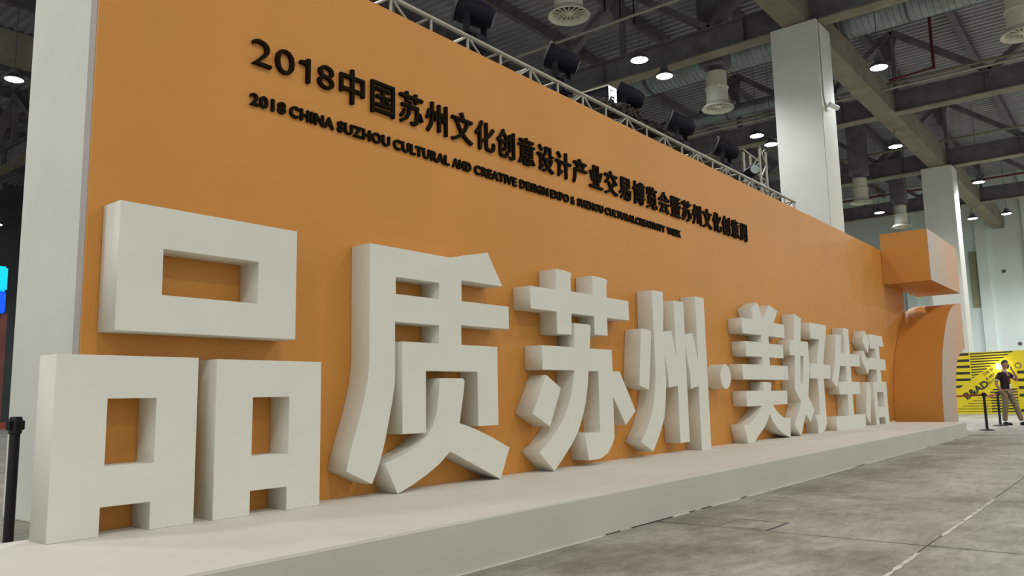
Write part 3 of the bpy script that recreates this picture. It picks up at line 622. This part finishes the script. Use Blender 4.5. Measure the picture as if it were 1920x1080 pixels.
# ------------------------------------------------------------------ stanchions
def stanchion(loc, label, grp='belt stanchions'):
    r = empty('stanchion', loc, label, 'stanchion', grp)
    bm = bmesh.new(); lathe(bm, [(0,0),(.17,0),(.175,.01),(.16,.025),(.05,.04),(.035,.05)], 32); obj('base', bm, BLACK, r, smooth=True)
    bm = bmesh.new(); lathe(bm, [(.031,.03),(.031,.80)], 20); obj('post', bm, BLACK, r, smooth=True)
    bm = bmesh.new(); lathe(bm, [(.031,.80),(.040,.81),(.040,.90),(.034,.915),(0,.915)], 20); obj('head', bm, BLACK, r, smooth=True)
    for a in range(4):
        o = obj('belt_slot', B(.036,.058,-.02,.02,.83,.89, bev=.004), BLACK, r, rot=(0,0,a*pi/2+.4))
    return r
s0 = stanchion((2.16, 6.05, 0), 'black belt stanchion at the left edge beside the left pillar')
for p, lab in (((22.6,3.31,0),'black belt stanchion right of the platform end, nearer of the two'), ((25.36,3.39,0),'black belt stanchion nearest the standing man'), ((27.6,6.3,0),'black belt stanchion hidden behind the orange fascia')):
    c_ = copy_tree(s0); c_.location = p; c_.scale = (1,1,1); c_['label'] = lab
s0.scale = (1.03,1.03,1.045)
def belt(a, c_, label):
    a = Vector(a); c_ = Vector(c_); d = (c_-a); bm = bmesh.new(); nrm = Vector((-d.y, d.x, 0)).normalized()*.002; prev = None
    for k_ in range(13):
        t = k_/12; p = a+d*t+Vector((0,0,-.05*sin(pi*t)))
        q = [bm.verts.new(p+s_*nrm+Vector((0,0,h))) for s_, h in ((1,-.024),(1,.024),(-1,.024),(-1,-.024))]
        if prev:
            for i in range(4): bm.faces.new((prev[i], prev[(i+1)%4], q[(i+1)%4], q[i]))
        else: bm.faces.new(q)
        prev = q
    bm.faces.new(prev[::-1])
    o = obj('stanchion_belt', bm, RED); tag(o, label, 'belt')
belt((22.65,3.32,.86), (25.32,3.39,.86), 'dull red belt strung between the two far stanchions')
belt((22.6,3.35,.86), (27.55,6.26,.86), 'dull red belt running from the nearer far stanchion behind the fascia')
belt((2.11,6.05,.90), (.3,6.9,.90), 'red belt leaving the frame from the left stanchion')
r = None

# ------------------------------------------------------------------ man on the phone
def skin(name, joints, edges, m, parent, lvl=2, root=0):
    me = bpy.data.meshes.new(name); me.from_pydata([j[0] for j in joints], edges, [])
    o = bpy.data.objects.new(name, me); COL.objects.link(o)
    md = o.modifiers.new('skin', 'SKIN'); md.use_smooth_shade = True; md.branch_smoothing = .5
    ly = me.skin_vertices[0].data if me.skin_vertices else None
    if ly is None:
        me.attributes.new('x','FLOAT','POINT')
    for i, j in enumerate(joints):
        rr_ = j[1] if isinstance(j[1], tuple) else (j[1], j[1])
        ly[i].radius = rr_; ly[i].use_root = (i == root)
    sb = o.modifiers.new('sub', 'SUBSURF'); sb.levels = lvl; sb.render_levels = lvl
    bpy.context.view_layer.update()
    me2 = bpy.data.meshes.new_from_object(o.evaluated_get(bpy.context.evaluated_depsgraph_get()))
    bpy.data.objects.remove(o)
    me2.name = name
    for p in me2.polygons: p.use_smooth = True
    return link(name, me2, m, parent)
man = empty('person', (25.94, 3.25, 0), 'man in dark polo shirt and khaki trousers, lanyard badge, one hand raised to his face', 'person', rz=-.5)
def chain(js, es, pts):
    base = None
    for i, p in enumerate(pts):
        if isinstance(p, int): base = p; continue
        js.append(p); k_ = len(js)-1
        if base is not None: es.append((base, k_))
        base = k_
    return base
J = []; E_ = []
# trunk, neck, head core: pelvis is the root (index 0)
chain(J, E_, [((0,0,.95),(.13,.09)), ((0,.01,1.10),(.125,.085)), ((0,.01,1.25),(.145,.095)), ((0,.01,1.38),(.14,.09)), ((0,.01,1.46),(.07,.06)), ((0,-.01,1.53),(.052,.052)), ((0,-.03,1.585),(.06,.065))])
# arms: right hangs, hand at pocket; left bent, hand at the chin
chain(J, E_, [3, ((-.17,.01,1.41),.055), ((-.24,.05,1.28),.046), ((-.275,.08,1.13),.038), ((-.26,.0,1.00),.034), ((-.225,-.07,.90),.024), ((-.205,-.10,.85),(.036,.018))])
hr = len(J)-1
chain(J, E_, [3, ((.17,.01,1.41),.055), ((.24,-.06,1.31),.046), ((.265,-.16,1.20),.038), ((.20,-.19,1.33),.033), ((.115,-.165,1.475),.024), ((.085,-.15,1.52),(.034,.018))])
hl_ = len(J)-1
# legs
chain(J, E_, [0, ((-.095,0,.88),.085), ((-.10,-.02,.68),.07), ((-.10,-.01,.50),.055), ((-.10,.03,.30),.048), ((-.10,.05,.09),.034)])
chain(J, E_, [0, ((.095,-.02,.88),.085), ((.11,-.09,.69),.07), ((.12,-.16,.51),.055), ((.13,-.21,.31),.048), ((.14,-.27,.10),.034)])
# fingers
for k_ in range(4):
    o_ = (k_-1.5)*.016
    chain(J, E_, [hr, ((-.203+o_*.3,-.115+o_,.815),.009), ((-.20+o_*.3,-.125+o_,.785-abs(o_)*.3),.008), ((-.193+o_*.3,-.122+o_,.76-abs(o_)*.3),.007)])
    chain(J, E_, [hl_, ((.068+o_*.4,-.165,1.56+o_),.009), ((.05+o_*.4,-.158,1.578+o_),.008), ((.032+o_*.4,-.148,1.583+o_),.007)])
chain(J, E_, [hr, ((-.185,-.13,.85),.010), ((-.175,-.145,.825),.008)])
chain(J, E_, [hl_, ((.066,-.14,1.54),.010), ((.055,-.128,1.56),.008)])
skin('body', J, E_, SKIN, man, 2)
# head
bm = bmesh.new(); bmesh.ops.create_uvsphere(bm, u_segments=24, v_segments=18, radius=1)
for v in bm.verts:
    x, y, z = v.co
    jaw = 1-.28*max(0, -z)
    fx = .076*x*jaw; fy = .096*y*(1-.12*max(0,-z)); fz = .122*z
    if y < 0 and z < -.1: fy -= .012*max(0, -z)*max(0,-y)
    v.co = (fx, fy, fz)
def bumpv(bm, c_, r_, d):
    c_ = Vector(c_); d = Vector(d)
    for v in bm.verts:
        t = (v.co-c_).length/r_
        if t < 1: v.co += d*(1-t*t)**2
bumpv(bm, (0,-.096,-.015), .035, (0,-.026,-.004)); bumpv(bm, (.032,-.085,.012), .024, (0,.010,0)); bumpv(bm, (-.032,-.085,.012), .024, (0,.010,0))
bumpv(bm, (0,-.088,-.062), .022, (0,-.006,0)); bumpv(bm, (0,-.085,-.10), .03, (0,-.008,0))
HL, HR = (0,-.035,1.665), (radians(12), radians(0), radians(-8))
hd = obj('head', bm, SKIN, man, loc=HL, rot=HR, smooth=True)
for s_ in (-1, 1):
    bm = bmesh.new(); bmesh.ops.create_uvsphere(bm, u_segments=10, v_segments=8, radius=.011); obj('eye', bm, WHITE, hd, loc=(.030*s_,-.076,.010))
    bm = bmesh.new(); bmesh.ops.create_uvsphere(bm, u_segments=8, v_segments=6, radius=.006); obj('iris', bm, BLACK, hd, loc=(.030*s_,-.083,.010))
    bm = bmesh.new(); bmesh.ops.create_uvsphere(bm, u_segments=10, v_segments=8, radius=1, matrix=Matrix.Diagonal((.008,.018,.030,1))); obj('ear', bm, SKIN, hd, loc=(.077*s_,.012,-.005))
    obj('eyebrow', B(-.014,.014,-.004,.004,-.003,.003), HAIR, hd, loc=(.030*s_,-.088,.032))
obj('mouth', B(-.020,.020,-.003,.003,-.004,.003), mat('lips', (.33,.12,.10), .5), hd, loc=(0,-.094,-.062))
bm = bmesh.new(); bmesh.ops.create_uvsphere(bm, u_segments=24, v_segments=18, radius=1)
bmesh.ops.delete(bm, geom=[v for v in bm.verts if v.co.z < .12+.55*max(0,-v.co.y)-(.5 if v.co.y > .2 else 0)], context='VERTS')
for v in bm.verts: v.co = Vector((v.co.x*.084, v.co.y*.106, v.co.z*.133))
bmesh.ops.solidify(bm, geom=bm.faces[:], thickness=.006)
obj('hair', bm, HAIR, hd, smooth=True)
# clothing
JS = []; ES = []
chain(JS, ES, [((0,.005,.93),(.165,.115)), ((0,.01,1.08),(.155,.11)), ((0,.01,1.24),(.172,.12)), ((0,.01,1.37),(.165,.11)), ((0,.005,1.455),(.085,.075))])
chain(JS, ES, [3, ((-.175,.015,1.41),.078), ((-.225,.04,1.30),.068), ((-.245,.055,1.235),.062)])
chain(JS, ES, [3, ((.175,.015,1.41),.078), ((.225,-.035,1.33),.068), ((.245,-.07,1.29),.062)])
skin('polo_shirt', JS, ES, SHIRT, man, 2)
for s_, a, c_ in ((-1,(-.243,.054,1.243),(-.250,.059,1.215)), (1,(.243,-.066,1.295),(.252,-.085,1.275))):
    obj('sleeve_cuff', bar(bmesh.new(), a, c_, .062, 18, .058), WHITE, man, smooth=True)['label'] = 'white sleeve cuff'
bm = bmesh.new(); lathe(bm, [(.062,0),(.066,.03),(.058,.045),(.052,.03)], 20, Matrix.Translation((0,-.002,1.475)) @ Matrix.Rotation(.15,4,'X')); obj('collar', bm, WHITE, man, smooth=True)['label'] = 'pale collar'
JT = []; ET = []
chain(JT, ET, [((0,0,.955),(.150,.105)), ((-.09,0,.87),(.10,.10)), ((-.10,-.02,.68),(.088,.09)), ((-.10,-.01,.50),(.075,.08)), ((-.10,.03,.30),(.068,.072)), ((-.10,.05,.10),(.062,.07))])
chain(JT, ET, [0, ((.09,-.02,.87),(.10,.10)), ((.11,-.09,.69),(.088,.09)), ((.12,-.16,.51),(.075,.08)), ((.13,-.21,.31),(.068,.072)), ((.14,-.265,.11),(.062,.07))])
skin('trousers', JT, ET, KHAKI, man, 2)
def shoe(loc, rx):
    bm = bmesh.new(); bmesh.ops.create_uvsphere(bm, u_segments=18, v_segments=12, radius=1)
    for v in bm.verts:
        x, y, z = v.co; v.co = Vector((x*.047*(1.08 if y < 0 else .85), y*.145-.045, max(-.0, z*.055*(1.25 if y > 0 else .85)+.03)))
    return obj('shoe', bm, BLACK, man, loc=loc, rot=(rx,0,0), smooth=True)
shoe((-.10,.02,.0), 0); shoe((.14,-.30,.0), 0)
bm = bmesh.new(); tube(bm, [(-.06,.03,1.48),(-.062,-.09,1.42),(-.045,-.128,1.30),(-.02,-.128,1.18),(.01,-.125,1.12),(.03,-.128,1.18),(.045,-.13,1.30),(.062,-.09,1.42),(.06,.03,1.48)], .006)
obj('lanyard', bm, mat('red_lanyard', (.30,.02,.03), .7), man)
obj('badge', B(-.045,.055,-.145,-.138,.99,1.12, bev=.003), WHITE, man, rot=(0,0,0))['label'] = 'white name badge'
obj('phone', B(-.035,.035,-.005,.005,-.07,.07, bev=.004), BLACK, man, loc=(.098,-.06,1.60), rot=(.5,.25,1.3))

# ------------------------------------------------------------------ tidy: every mesh gets a material slot
for o in S.objects:
    if o.type == 'MESH' and not o.data.materials: o.data.materials.append(FOAM)
